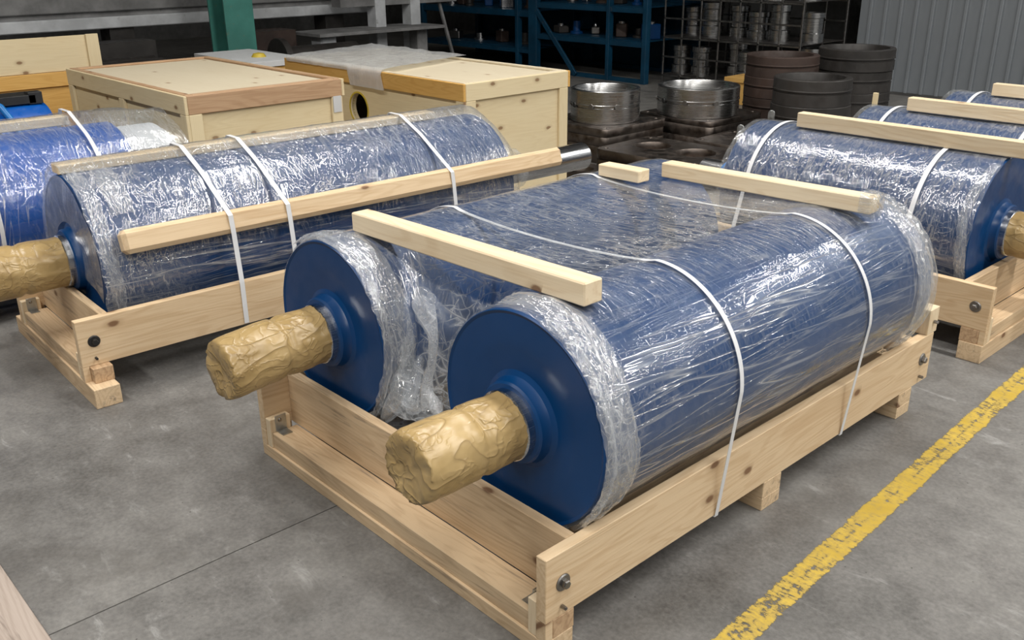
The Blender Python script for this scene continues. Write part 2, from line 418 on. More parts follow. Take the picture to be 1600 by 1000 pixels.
# corrugated sheet wall at the back right, built rib by rib
wall = empty('wall_back'); wall['kind'] = 'structure'
x = -4.60; Yw = 10.0; seam = 0
prof = [(0, 0), (.122, 0), (.134, .038), (.160, .038), (.172, 0), (.19, 0)]
pm = mesh('sheet_panel', [(a, -b, z) for a, b in prof for z in (0, 6.97)], [(2*i, 2*i+2, 2*i+3, 2*i+1) for i in range(len(prof)-1)])
pm.materials.append(MWALL)
while x < 14: link('sheet_panel', pm, None, wall, (x, Yw, .03)); x += .19
box('wall_plinth', (-4.6, 9.97, 0), (14, 10.1, .03), MPIL, wall, bev=0)
wb = empty('wall_far'); wb['kind'] = 'structure'
box('plaster_wall', (-30, 12.5, 0), (-4.4, 12.7, 7), MPIL, wb, bev=0)
wl = empty('wall_left'); wl['kind'] = 'structure'
box('plaster_wall', (-18.2, -14, 0), (-18, 12.5, 7), MPIL, wl, bev=0)
ce = empty('ceiling'); ce['kind'] = 'structure'
box('roof_deck', (-18.2, -14.2, 7.), (14.2, 12.7, 7.15), MROOF, ce, bev=0)
wr = empty('wall_right'); wr['kind'] = 'structure'
box('plaster_wall', (14., -14, 0), (14.2, 12.5, 7), MROOF, wr, bev=0)
wf = empty('wall_front'); wf['kind'] = 'structure'
box('plaster_wall', (-18.2, -14.2, 0), (14.2, -14., 7), MROOF, wf, bev=0)
pil = tag(box('concrete_pillar', (-6.15, 11.4, 0), (-5.5, 11.9, 7), MPIL, None, 'z', .01), 'dark grey plastered pillar beside the corrugated sheet wall', 'pillar')

# ---------------------------------------------------------------- pallets, drums, film
H1, H2, HT = .047, .108, .308

def bolt(parent, p, axis, r=.013, mat=None, big=True):
    """washer + hex head; axis '+x' or '-y' ..."""
    mat = mat or MBOLT
    rot = {'+x': (0, 0, -pi/2), '-x': (0, 0, pi/2), '-y': (0, 0, pi), '+y': (0, 0, 0)}[axis]
    b = lathe('bolt', [(0, .019), (r*.85, .019), (r, .015), (r, .002), (0, .002)], mat, parent, p, rot, 6, smooth=False)
    if big: lathe('washer', [(0, .005), (r*1.7, .005), (r*1.95, .002), (r*1.95, 0), (0, 0)], mat, b, seg=24)
    return b

def bracket(parent, p, rz, mat=None):
    """angle bracket: upright leg and foot"""
    e = box('bracket', (-.022, -.002, 0), (.022, .002, .062), mat or MGALV, parent, bev=.001)
    e.location = Vector(p)+Vector((0, 0, .031)); e.rotation_euler = (0, 0, rz)
    f = box('bracket_foot', (-.02, 0, -.002), (.02, .045, .002), mat or MGALV, e, bev=.001); f.location = (0, .0225, -.029)
    lathe('screw', [(0, .004), (.006, .004), (.008, 0), (0, 0)], MBOLT, e, (0.004, .002, .012), (0, 0, 0), 10)
    return e

def make_pallet(loc, rz, W, L, ht, lab, near_skid_out=0., feet=(0., .5, 1.), h1=H1, h2=H2, tall_far=True, boltmat=None, low=False, mat=None):
    """local: x from -W to 0, y from 0 (open end) to L"""
    p = empty('wooden_pallet', loc, rz, lab, 'pallet'); m = mat or MW
    e = near_skid_out
    for f in feet:
        y0 = f*(L-.16)+.02
        front = f == 0
        if front: y0 = .0
        if low and not front and f < .99:
            for xa, xb in ((-W-e, -W+.12), (-.12, e)):
                box('foot_block', (xa, y0, 0), (xb, y0+.105, h1), MWS, p); box('foot_block', (xa, y0, h1), (xb, y0+.105, h2), MW, p)
            continue
        box('skid', (-W-e, y0, 0), (e, y0+.105, h1), MWS, p)
        if front:
            box('cross_beam', (-W+.071, .008, h1), (-.071, .1085, h2), MWS, p)
            for xa, xb in ((-W-e*.4, -W+.036), (-.036, e*.4)): box('beam_end', (xa, .028, h1), (xb, .108, h2), MWE, p)
        else: box('cross_beam', (-W-e*.4, y0, h1), (e*.4, y0+.105, h2), MWS, p)
    for xx in (-W, -.036):
        box('side_board', (xx, .0, h2+.0005), (xx+.036, L, ht), m, p, 'y')
        box('board_toe', (xx, 0, h1), (xx+.036, .027, h2), m, p, 'y', .001)
    box('cradle_board', (-W+.037, .109, h2), (-.037, .143, ht), MWS, p)
    box('cradle_board', (-W+.037, L-.15, h2), (-.037, L-.11, ht), m, p)
    for xx, s in ((-.037, -1), (-W+.037, 1)):
        box('corner_block', (xx, .002, h1), (xx+s*.032, .085, h2+.052), MW2, p, 'z')
        bracket(p, (xx+s*.034, .045, h2), s*-pi/2 if s > 0 else pi/2)
    for yy in (.063, L-.075):
        bolt(p, (0, yy, h2+(ht-h2)*.52), '+x', mat=boltmat); bolt(p, (-W, yy, h2+(ht-h2)*.52), '-x', mat=boltmat)
        bolt(p, (0, yy-.005, h2+(ht-h2)*.16), '+x', .006, boltmat, False)
    if tall_far:
        for xx in (-.0905, -W+.0005):
            q = box('end_post', (xx, L-.060, ht), (xx+.09, L+.018, ht+.105), MW2, p, 'z')
            bolt(p, (xx+.09, L-.02, ht+.05), '+x', .007, MBOLT, False)
    return p

def make_drum(loc, rz, R, L, lab, wrapR=.1, wrapL=.30, wrap=True, far=None, mat=None, droop=0., seed=0, hub=True, group=None):
    """local: front face in the plane y=0, axis along +y, centre at z=0"""
    d = empty('conveyor_drum', loc, rz, lab, 'drum', group); mb = mat or MBLUE
    lathe('shell', [(R-.012, .004), (R-.003, 0), (R, .004), (R, L-.004), (R-.003, L), (R-.012, L-.004)], mb, d, seg=128)
    lathe('end_plate', [(R-.012, .004), (R*.72, .004), (R*.66, .0055), (R*.60, .008), (0, .008)], mb, d, seg=96)
    lathe('end_plate', [(R-.012, L-.004), (R*.62, L-.004), (R*.59, L-.02), (0, L-.02)], mb, d, seg=64)
    if hub:
        h = lathe('hub', [(wrapR*1.46, .0085), (wrapR*1.40, .0065), (wrapR*1.29, .001), (wrapR*1.235, -.010), (wrapR*1.22, -.028), (wrapR*1.16, -.034), (wrapR*.9, -.034)], mb, d, seg=72)
        lathe('shaft_collar', [(wrapR*1.0, -.03), (wrapR*1.03, -.034), (wrapR*1.03, -.056), (wrapR*.98, -.06), (0, -.06)], MSTEEL, d, seg=64)
    if wrap:
        random.seed(seed); off = Vector((seed*3.1, seed*1.7, 0)); ns, na = 56, 80
        vs, fs = [], []
        for i in range(ns+1):
            t = i/ns; y = -.05-(wrapL-.05)*t
            pin = 1-.075*math.exp(-((t-.42)/.035)**2)-.02*math.exp(-((t-.1)/.05)**2)
            for k in range(na):
                a = 2*pi*k/na; q = Vector((cos(a)*3.2, sin(a)*3.2, t*4.2))
                n1 = noise.noise(q*.9+off); n2 = noise.noise(q*2.1+off); n3 = abs(noise.noise(Vector((cos(a)*5, sin(a)*5, t*2.5))+off))
                r = wrapR*pin*(1.0+.04*n1+.018*n2-.03*n3+.03*t)
                ed = 1.
                if t > .93: ed = 1-.035*((t-.93)/.07)**2
                yy = y+.012*n2*sstep(.6, 1, t)
                vs.append((r*ed*cos(a), yy, r*ed*sin(a)-droop*t*t))
        for i in range(ns):
            for k in range(na): fs.append((i*na+k, i*na+(k+1) % na, (i+1)*na+(k+1) % na, (i+1)*na+k))
        base = ns*na; prev = base                              # crumpled cap
        for rr, dy in ((.93, -.006), (.6, -.003), (.25, .004), (.05, .002)):
            st = len(vs)
            for k in range(na):
                v = vs[base+k]; nn = noise.noise(Vector((v[0]*rr*24, v[2]*rr*24, seed+.5)))
                vs.append((v[0]*rr, -wrapL+dy+.010*nn, (v[2]+droop)*rr-droop))
            for k in range(na): fs.append((prev+k, prev+(k+1) % na, st+(k+1) % na, st+k))
            prev = st
        fs.append(tuple(prev+k for k in range(na)))
        link('paper_wrap', mesh('paper_wrap', vs, fs, True), MPAPER, d)
    if far:
        fr, fl = far
        lathe('rear_shaft', [(fr*1.25, L-.02), (fr*1.25, L+.06), (fr, L+.065), (fr, L+fl-.01), (fr-.008, L+fl), (0, L+fl)], MSTEEL, d, seg=48)
    return d

def film_band(D, a0, a1, y0, y1, seed, parent, R=None):
    """bunched edge of the film round a drum rim"""
    R = R or R1; na, ny = 120, 26; P, fo, cr = [], [], []; U = np.linspace(y0, y1, ny); V = np.linspace(a0, a1, na)*R
    for i, u in enumerate(U):
        row = []
        for j, v in enumerate(V):
            a = v/R; t = i/(ny-1)
            h = .010+.012*sin(pi*t)*(1+.7*noise.noise(Vector((a*1.5, seed, 0))))+.007*noise.noise(Vector((a*2.2, t*9, seed)))+.004*noise.noise(Vector((a*14, t*14, seed)))
            yy = u+.022*noise.noise(Vector((a*1.3, seed, 7)))+.006*noise.noise(Vector((a*9, seed, t*3)))
            row.append((D[0]+(R+max(.0075, h))*cos(a), D[1]+yy, D[2]+(R+max(.0075, h))*sin(a)))
        P.append(row); fo.append([1.]*na); cr.append([.9]*na)
    return grid_film('film_band', P, U, V, fo, cr, MFILMB, parent)
def film_wrap(loc, rz, R, L, lab, bars=(), front=-.004, back=.0, mat=None, seed=0, nu=110, nv=170, foldf=None, crinf=None, tent=None, amp=.004, off=.006, group=None, bands=(), lift=None):
    """film over a drum (and bars lying on it), in the drum's own axes"""
    ps = [((R+off)*cos(a), (R+off)*sin(a)) for a in np.linspace(0, 2*pi, 120, endpoint=False)]
    for (x0, z0, x1, z1) in bars: ps += [(x0-.003, z0), (x1+.003, z0), (x0-.003, z1+.004), (x1+.003, z1+.004)]
    h = hull(ps); st = min(range(len(h)), key=lambda i: h[i][1]); h = h[st:]+h[:st]
    P2, V = resample(h, nv); U = np.linspace(front, L+back, nu)
    P, fo, cr = [], [], []; o = Vector((seed*5.3, seed*2.9, seed))
    for u in U:
        row, f1, c1 = [], [], []
        k = 1.
        if tent and u > L: k = 1-(1-tent[0]/R)*sstep(0, 1, (u-L)/back)**.8
        for j, (x, z) in enumerate(P2):
            rr = math.hypot(x, z); n = noise.noise(Vector((u*5, x*7, z*7))+o)*amp + noise.noise(Vector((u*17, x*20, z*20))+o)*amp*.5
            edge = max(0, 1-(u-front)/.06)
            n = n*(1+1.2*edge)+amp*.3
            s = max(k*(rr+n), (R+.0035)*k if u < L else 0)/rr
            zz = z*s
            if lift is not None and u > L+.012: zz = max(zz, lift)
            row.append((x*s, u+.012*edge*noise.noise(Vector((x*12, z*12, 3))+o), zz))
            f1.append(foldf(u, x, z) if foldf else 0.); c1.append(crinf(u, x, z) if crinf else 0.)
        P.append(row); fo.append(f1); cr.append(c1)
    f = grid_film('stretch_film', P, U, V, fo, cr, mat or MFILM, None, loc, (0, 0, rz))
    for b in bands: film_band((0, 0, 0), b[0], b[1], b[2], b[3], seed+b[2], f, R+.004)
    return tag(f, lab, 'film', group)

def timber(lo, hi, grain, lab, rz=0., mat=None, tilt=0., bev=.004, group='timber bars laid on the wrapped drums', loc=None):
    o = box('timber_bar', lo, hi, mat or MW2, None, grain, bev)
    if loc: o.location = loc
    if rz: o.rotation_euler.z += rz
    if tilt: o.rotation_euler.y += tilt
    return tag(o, lab, 'timber', group)

# ======== main pallet with two drums
WM, LM = 1.49, 2.169
pal = make_pallet((0, 0, 0), 0, WM, LM, HT, 'pale pine pallet carrying the two drums wrapped side by side', feet=(0., .49, .955))
R1, YE, LD = .312, .163, 1.80
D1 = (-.270, YE, .548); D2 = (-1.215, YE, .530)
for xa, xb in ((-.125, -.037), (-WM+.037, -WM+.125)): box('chock', (xa, .15, H2+.001), (xb, LM-.155, .245), MWS, pal, 'y')
make_drum(D1, 0, R1, LD, 'blue drum in front pallet nearest the yellow floor line', .098, .375, seed=2)
make_drum(D2, 0, R1, LD, 'blue drum in front pallet on the side of the left pallet', .100, .405, seed=9, droop=.022)

def main_film():
    off = .006; x1, z1 = D1[0], D1[2]; x2, z2 = D2[0], D2[2]; Rf = R1+off
    ps = [(x+Rf*cos(a), z+Rf*sin(a)) for x, z in ((x1, z1), (x2, z2)) for a in np.linspace(0, 2*pi, 160, endpoint=False)]
    h = hull(ps); st = min(range(len(h)), key=lambda i: abs(h[i][0]-x1)+10*(h[i][1] > z1)); h = h[st:]+h[:st]
    nv = 300
    P2, V = resample(h, nv)
    # path the film takes at the open front: down one drum, across, up the other
    tgt = [(x1+Rf*cos(a), z1+Rf*sin(a)) for a in np.linspace(pi/2, pi*1.22, 30)] + [(-.70, .36), (-.78, .34)] + [(x2+Rf*cos(a), z2+Rf*sin(a)) for a in np.linspace(-.22*pi, pi/2, 30)]
    T2, _ = resample(tgt, 400, False)
    y0, y1 = YE+.004, YE+LD+.05
    U = np.r_[np.linspace(y0, .62, 70), np.linspace(.63, y1, 90)]
    P, fo, cr = [], [], []
    for u in U:
        row, f1, c1 = [], [], []
        wgt = 1-sstep(y0+.01, .46, u)
        tail = max(0, (u-(YE+LD))/.05)
        for (x, z) in P2:
            flat = (x2 < x < x1) and z > .7; dep = 0
            X, Z = x, z
            if flat:
                s = (x-x1)/(x2-x1); t = T2[int(s*399)]
                dep = wgt*(1-abs(2*s-1)**3)
                wl = wgt
                X, Z = x+(t[0]-x)*wl, z+(t[1]-z)*wl
                Z -= .012*sin(pi*s)*(1-wgt)
            n = noise.noise(Vector((u*5, X*6, Z*6)))*.004 + noise.noise(Vector((u*3, X*22, Z*22)))*.0022
            if flat: n += noise.noise(Vector((u*16, X*5, Z*5)))*.004 + dep*(noise.noise(Vector((u*9, X*16, Z*16)))*.016+noise.noise(Vector((u*30, X*30, Z*30)))*.007)
            if tail: n += tail*noise.noise(Vector((u*9, X*14, Z*14)))*.02
            cx, cz = (x1, z1) if X > (x1+x2)/2 else (x2, z2)
            if flat and dep < .05: Z += n
            else:
                d = math.hypot(X-cx, Z-cz); X += (X-cx)/d*n; Z += (Z-cz)/d*n
            for cx, cz in ((x1, z1), (x2, z2)):
                d = math.hypot(X-cx, Z-cz)
                if d < R1+.0035: X, Z = cx+(X-cx)/d*(R1+.0035), cz+(Z-cz)/d*(R1+.0035)
            if tail: X, Z = X+((x1 if X > -.745 else x2)-X)*.10*tail, Z+(.54-Z)*.10*tail
            edge = max(0, 1-(u-y0)/.05)
            row.append((X, u+.010*edge*noise.noise(Vector((X*14, Z*14, 5))), Z))
            top = sstep(.80, .86, z)
            f1.append(max(top*.9, dep, sstep(1.72, 1.9, u)))
            endc = max(sstep(.36, .20, u) if u < .4 else 0, sstep(1.78, 1.92, u)*.9)
            hi = .40*math.exp(-(((z-.70)/.10)**2)) if x > x1 else 0
            c1.append(min(1, max(endc, dep*.9, hi, .12, top*.85)))
        P.append(row); fo.append(f1); cr.append(c1)
    f = grid_film('stretch_film', P, U, V, fo, cr, MFILM)
    return tag(f, 'clear stretch film bridging the pair of drums on the front pallet', 'film')
mf = main_film()
# gathered strand of film hanging between the two drums, and its loose tail
def strand(name, pts, rads, seed=0, parent=None, n=40, seg=18):
    pts = [Vector(p) for p in pts]; k = len(pts)-1; vs, fs, uv = [], [], []
    def cat(t):
        x = t*k; i = min(int(x), k-1); f = x-i
        a, b, c, d = pts[max(i-1, 0)], pts[i], pts[i+1], pts[min(i+2, k)]
        r = rads[i]*(1-f)+rads[i+1]*f
        return .5*((2*b)+(c-a)*f+(2*a-5*b+4*c-d)*f*f+(3*b-a-3*c+d)*f**3), r
    for i in range(n+1):
        p, r = cat(i/n); t = (cat(min(1, i/n+.01))[0]-cat(max(0, i/n-.01))[0]).normalized()
        a = t.cross(Vector((.3, 1, .1))).normalized(); b = t.cross(a)
        for q in range(seg):
            an = 2*pi*q/seg; tw = an+i/n*2.5
            rr = r*(1+.35*noise.noise(Vector((cos(an)*1.6+seed, sin(an)*1.6, i/n*2.2)))+.25*noise.noise(Vector((cos(an)*4+seed, sin(an)*4, i/n*5))))
            v = p+a*rr*cos(tw)+b*rr*sin(tw)
            for D in (D1, D2):
                d = math.hypot(v.x-D[0], v.z-D[2])
                if d < R1+.007 and v.y > YE-.01: v = Vector((D[0]+(v.x-D[0])/d*(R1+.007), v.y, D[2]+(v.z-D[2])/d*(R1+.007)))
            vs.append(v); uv.append((i/n*.3, q*.006))
    for i in range(n):
        for q in range(seg): fs.append((i*seg+q, i*seg+(q+1) % seg, (i+1)*seg+(q+1) % seg, (i+1)*seg+q))
    me = mesh(name, vs, fs, True); me.uv_layers.new(name='UVMap')
    for l in me.loops: me.uv_layers[0].data[l.index].uv = uv[l.vertex_index]
    at = me.attributes.new('crinkle', 'FLOAT', 'POINT'); at.data.foreach_set('value', [.8]*len(vs))
    return link(name, me, MFILMB, parent)
strand('film_rope', [ony(655, 470, .36), ony(672, 505, .27), ony(678, 530, .23), ony(673, 570, .21), ony(667, 605, .195), ony(671, 640, .185)], [.045, .024, .014, .013, .020, .024], 1, mf)
strand('film_tail', [ony(669, 612, .195), ony(680, 632, .18), ony(690, 655, .175)], [.014, .020, .012], 2, mf, 16)
strand('film_tail', [ony(610, 520, .26), ony(618, 570, .24), ony(628, 610, .21), ony(612, 640, .185), ony(598, 657, .178)], [.020, .034, .036, .028, .010], 3, mf)
strand('film_tail', [ony(648, 560, .30), ony(645, 600, .25), ony(640, 632, .21), ony(652, 636, .19), ony(660, 630, .19)], [.03, .03, .026, .020, .012], 4, mf)
film_band(D1, -1.05, 1.9, .022, .125, 1, mf); film_band(D1, -.9, 1.3, -.006, .035, 5, mf)
film_band(D2, -.9, 2.6, .020, .120, 2, mf); film_band(D2, -1.0, 2.2, -.006, .03, 6, mf)
film_band(D1, -.9, 1.5, LD-.12, LD+.03, 3, mf)

BT = .8575
timber((-1.245, .300, BT), (-.165, .372, BT+.066), 'x', 'thick pine bar across the front of the paired drums, sawn end showing', tilt=-.019)
timber((-1.0, 1.655, BT+.003), (-.085, 1.725, BT+.063), 'x', 'pine bar across the rear of the paired drums, film over its end', tilt=-.019)
timber((-1.21, 1.50, .8495), (-.99, 1.57, .8995), 'x', 'short pine offcut lying on the paired drums behind the film', tilt=-.019)
# a torn film wrap over the end of the rear bar
def film_cap(p, sx, sy, sz, seed, lab_parent):
    vs, fs = [], []; n = 14
    for i in range(n+1):
        for k in range(20):
            a = 2*pi*k/20; t = i/n
            sup = (abs(cos(a))**4+abs(sin(a))**4)**-.25
            s = (1+.06*noise.noise(Vector((t*4, k*.9, seed))))*(1+.35*max(0, t-.75))
            vs.append((p[0]+sx*t, p[1]+sy*sup*cos(a)*s, p[2]+sz*sup*sin(a)*s))
    for i in range(n):
        for k in range(20): fs.append((i*20+k, i*20+(k+1) % 20, (i+1)*20+(k+1) % 20, (i+1)*20+k))
    fs.append(tuple(n*20+k for k in range(20)))
    me = mesh('film_cap', vs, fs, True); me.uv_layers.new(name='UVMap')
    for l in me.loops: me.uv_layers[0].data[l.index].uv = (vs[l.vertex_index][0], vs[l.vertex_index][1]+vs[l.vertex_index][2])
    return link('film_cap', me, MFILMB, lab_parent)
film_cap((-.125, 1.69, BT+.041), .050, .042, .041, 3, mf)

# white straps
def strap_loop(y, lab):
    Rf = R1+.0115; ps = []
    ps = [(x+Rf*cos(a), z+Rf*sin(a)) for x, z in ((D1[0], D1[2]), (D2[0], D2[2])) for a in np.linspace(0, pi, 60)] + [(.0035, H2-.002), (-WM-.0035, H2-.002)]
    h = hull(ps); i0 = min(range(len(h)), key=lambda i: h[i][1]*10-h[i][0]); h = h[i0:]+h[:i0]
    h2 = []
    for i, p in enumerate(h):
        h2.append(p); q = h[(i+1) % len(h)]
        if p[0]-q[0] > .5 and p[1] > .7: h2 += [(p[0]+(q[0]-p[0])*t, p[1]+(q[1]-p[1])*t-.030*sin(pi*t)**.6) for t in np.linspace(.03, .97, 24)]
    pts = [(-.05, H2-.0022)]+h2+[(-WM+.05, H2-.0022)]
    r = ribbon('strap', [(p[0], y, p[1]) for p in pts], (0, 1, 0), .017, .0016, MSTRAP)
    return tag(r, lab, 'strap', 'white plastic straps')
strap_loop(.738, 'white plastic strap round the paired drums, the one closer to their paper-wrapped shafts')
strap_loop(1.487, 'white plastic strap round the paired drums, the one beside the rear timber bar')

# ======== left pallet with one long drum
PL = (-2.377, -.318, 0); rzL = radians(-1.8)
make_pallet(PL, rzL, .92, 2.70, .352, 'pale pine pallet carrying the long drum beside the crates', near_skid_out=.10, feet=(0., .5, 1.), h1=.085, h2=.150, tall_far=False, boltmat=MBOLTD, low=True)
R3 = .372; D3 = Vector((-2.850, -.126, .470)); L3 = 2.27
make_drum(D3, rzL, R3, L3, 'long blue drum on the left pallet, metal shaft bare at its rear', .112, .48, seed=5, far=(.085, .92))
b3 = (-.10, R3-.03, -.01, R3+.042)
film_wrap(D3, rzL, R3, L3, 'crumpled clear film round the long drum on the left pallet', bars=[b3], front=-.004, back=.34, tent=(.11,), lift=.352-D3.z+.004, seed=3, mat=MFILMC, bands=[(-.75, 1.42, .010, .070), (.66, 1.42, .10, .20)],
          foldf=lambda u, x, z: .8*sstep(-.02, .10, z), crinf=lambda u, x, z: max(sstep(.5, .25, u), sstep(1.5, 1.9, u)*.9, .75*sstep(.05, .16, z)), amp=.006)
def face_flap():
    fo = [o for o in bpy.data.objects if o.get('label', '').startswith('crumpled clear film round the long drum')][0]
    P, a_, c_ = [], [], []; U = np.linspace(.168, R3+.004, 14); V = np.linspace(-.3, 3.6, 70)
    for r in U:
        P.append([(r*cos(a), -.011+.007*noise.noise(Vector((r*9, a*3, 1))), r*sin(a)) for a in V]); a_.append([.3]*70); c_.append([.35]*70)
    grid_film('film_flap', P, U, V*.3, a_, c_, MFILMF, fo)
face_flap()
def L3p(x, y, z): return D3+Matrix.Rotation(rzL, 3, 'Z') @ Vector((x, y, z))
o = timber((0, 0, 0), (.085, 2.02, .040), 'y', 'pine bar under the film along the top of the long drum', rzL, loc=L3p(-.055, 1.01, R3+.022))
o = timber((0, 0, 0), (2.50, .080, .102), 'x', 'round-edged pine bar strapped along the flank of the long drum', 0, MW, loc=L3p(R3*cos(.34)+.054, 1.33, R3*sin(.34)+.022), bev=.018)
o.rotation_euler = (radians(-18), 0, pi/2+rzL)
def strap3(y, lab):
    Rf = R3+.016
    br = [(.447, .185), (.458, .11), (.40, .20)]
    q = Matrix.Rotation(-rzL, 3, 'Z') @ (D3-Vector(PL)); xr, xl = -q.x+.003, -q.x-.92-.003
    ps = [(Rf*cos(a), Rf*sin(a)) for a in np.linspace(-.2, pi, 60)]+br+[(-.105, R3+.054), (-.005, R3+.054)]+[(x, z-D3.z) for x in (xr, xl) for z in (.156, .354)]
    h = hull(ps); i0 = min(range(len(h)), key=lambda i: h[i][1]*10-h[i][0]); h = h[i0:]+h[:i0]
    pts = [L3p(p[0], y, p[1]) for p in h]
    return tag(ribbon('strap', pts, Matrix.Rotation(rzL, 3, 'Z') @ Vector((0, 1, 0)), .022, .0018, MSTRAP), lab, 'strap', 'white plastic straps')
strap3(.55, 'white strap on the long drum beside its wrapped shaft')
strap3(.83, 'white strap on the long drum, the middle one of three')
strap3(1.78, 'white strap on the long drum beside its bare steel shaft')

# ======== right pallets: drums turned a quarter turn, shafts facing the yellow line
def right_unit(Y, X, lab_p, lab_d, lab_f, lab_b, lab_s, seed, L=1.33, far=(.088, .36), bl=1.15):
    rz = pi/2; W = .86
    pp = make_pallet((X+.168, Y+.43, .0), rz, W, L+.35, .352, lab_p, near_skid_out=.008, h1=.085, h2=.150, tall_far=False, low=True)
    D = Vector((X, Y, .490)); R = .350
    make_drum(D, rz, R, L, lab_d, .105, .34, seed=seed, far=far)
    if far[0] > .07: lathe('tape_band', [(.0885, L+.15), (.091, L+.15), (.091, L+.20), (.0885, L+.20)], MHOSE, [o for o in bpy.data.objects if o.get('label') == lab_d][0], seg=40)
    film_wrap(D, rz, R, L, lab_f, front=.0, back=.02, bands=[(2.0, 3.8, .008, .055)], seed=seed, mat=MFILMC, foldf=lambda u, x, z: .8*sstep(-.1, .05, z), crinf=lambda u, x, z: .75, amp=.006, nu=80, nv=140)
    timber((0, 0, 0), (bl, .058, .074), "x", lab_b, 0, loc=(X+.08-bl/2, Y-.050, .490+R+.0455))
    for i, y in enumerate((.28, L-.16)):
        Rf = R+.014
        ps = [(Rf*cos(a), Rf*sin(a)) for a in np.linspace(-.2, pi+.2, 60)]+[(x, z-D.z) for x in (-.4325, .4325) for z in (.156, .354)]
        h = hull(ps); i0 = min(range(len(h)), key=lambda i: h[i][1]*10-h[i][0]); h = h[i0:]+h[:i0]
        tag(ribbon('strap', [(X-y, Y+p[0], D.z+p[1]) for p in h], (1, 0, 0), .022, .0018, MSTRAP), lab_s[i], 'strap', 'white plastic straps')
    return D
right_unit(3.14, -.16, 'pine pallet near the yellow line under the right-hand wrapped drum', 'blue drum with paper-wrapped shaft pointing to the yellow line',
           'crumpled clear film round the right-hand drum nearest the pair', 'pine bar on top of the right-hand drum nearest the pair',
           ('white strap near the painted end face of the right-hand drum', 'white strap near the bare steel shaft of the right-hand drum'), 4)
right_unit(4.02, -.10, 'pine pallet under the wrapped drum between its two neighbours', 'blue drum between two other wrapped drums by the sheet wall',
           'clear film round the middle drum of the right-hand row', 'pine bar on the middle drum of the right-hand row',
           ('white strap near the shaft end of the middle drum in the row', 'white strap at the far end of the middle drum in the row'), 6, 1.20, (.06, .2), 1.04)
right_unit(4.92, -.05, 'pine pallet under the drum closest to the sheet wall', 'blue drum closest to the corrugated sheet wall',
           'clear film round the drum closest to the sheet wall', 'pine bar on the drum closest to the sheet wall',
           ('white strap on the drum closest to the sheet wall, shaft side', 'white strap on the drum closest to the sheet wall, far side'), 8, 1.15, (.06, .2), .98)

# ======== blue drum at the far left, wrapped, and blue geared motor behind
R4 = .365; D4 = Vector((-3.97, -2.1, .49)); L4 = 2.62
make_drum(D4, 0, R4, L4, 'bright blue wrapped drum at the edge behind the long drum', .1, .3, wrap=False, mat=MBLUE2, hub=False)
d4 = [o for o in bpy.data.objects if o.name.startswith('conveyor_drum') and not o.parent][-1]
lathe('bearing_housing', [(.30, L4-.01), (.33, L4+.03), (.33, L4+.24), (.29, L4+.29), (0, L4+.30)], MWHITE, d4, seg=40)
film_wrap(D4, 0, R4, L4, 'clear film round the bright blue drum behind the long drum', bars=[(-.16, R4-.03, -.06, R4+.05)], front=0, back=.33, tent=(.34,), seed=11, mat=MFILMC,
          foldf=lambda u, x, z: .9, crinf=lambda u, x, z:   .55*sstep(-.05, .2, z)+.05, amp=.010, nu=90, nv=130)
timber((-4.12, -1.9, .49+R4+.001), (-4.03, .33, .49+R4+.05), 'y', 'pine bar beneath film on the bright blue drum')
for i, yy in enumerate((-.62, -.22, .33)):
    ps = [((R4+.024)*cos(a), (R4+.024)*sin(a)) for a in np.linspace(-1.2, pi, 60)]+[(-.175, R4+.075), (-.045, R4+.075)]
    h = hull(ps); i0 = min(range(len(h)), key=lambda i: h[i][1]*10-h[i][0]); h = h[i0:]+h[:i0]
    tag(ribbon('strap', [(D4.x+p[0], yy, D4.z+p[1]) for p in h[:-1]], (0, 1, 0), .02, .0018, MSTRAP),
        ('white strap round the bright blue drum, beside the wrapped shaft of the long drum', 'white strap round the bright blue drum, the middle one', 'white strap round the bright blue drum, beside its white bearing housing')[i], 'strap', 'white plastic straps')
lp = empty('wooden_pallet', (-3.97, -2.1, 0), 0, 'low timber cradle under the bright blue drum', 'pallet')
for yy in (.3, 1.4, 2.4):
    box('cradle_beam', (-.42, yy, 0), (.42, yy+.11, .118), MW, lp)
for xx in (-.418, .313): box('wedge', (xx, .2, .119), (xx+.105, 2.55, .25), MW, lp, 'y')

mo = empty('geared_motor', (-4.95, 0, 0), 0, 'light blue geared motor with cooling ribs and hose by the crates', 'motor')
lathe('motor_body', [(0, -1.5), (.26, -1.5), (.28, -1.46), (.28, .44), (.265, .48), (.20, .50), (0, .50)], MBLUE2, mo, (0, 0, .60), seg=48)
for k in range(6): lathe('cooling_rib', [(.28, .02), (.292, .022), (.292, .03), (.28, .032)], MBLUE2, mo, (0, -.1-k*.13, .60), seg=48)
box('top_bracket', (-.10, .20, .875), (.10, .42, .925), MBOLTD, mo); box('clamp', (.02, .38, .87), (.10, .46, .94), MBOLTD, mo)
tube('hose', [(.0, .05, .93), (.08, .14, .93), (.16, .20, .88), (.24, .24, .78), (.285, .26, .66), (.30, .27, .5)], .02, MHOSE, mo, 10)
tube('cable', [(.295, -.05, .62), (.24, -.03, .78), (.20, .1, .82), (.25, .15, .74), (.292, .17, .6)], .006, MBOLTD, mo, 6)
box('foot', (-.24, -1.3, 0), (.24, .4, .33), MBLUE2, mo, 'y', .01)

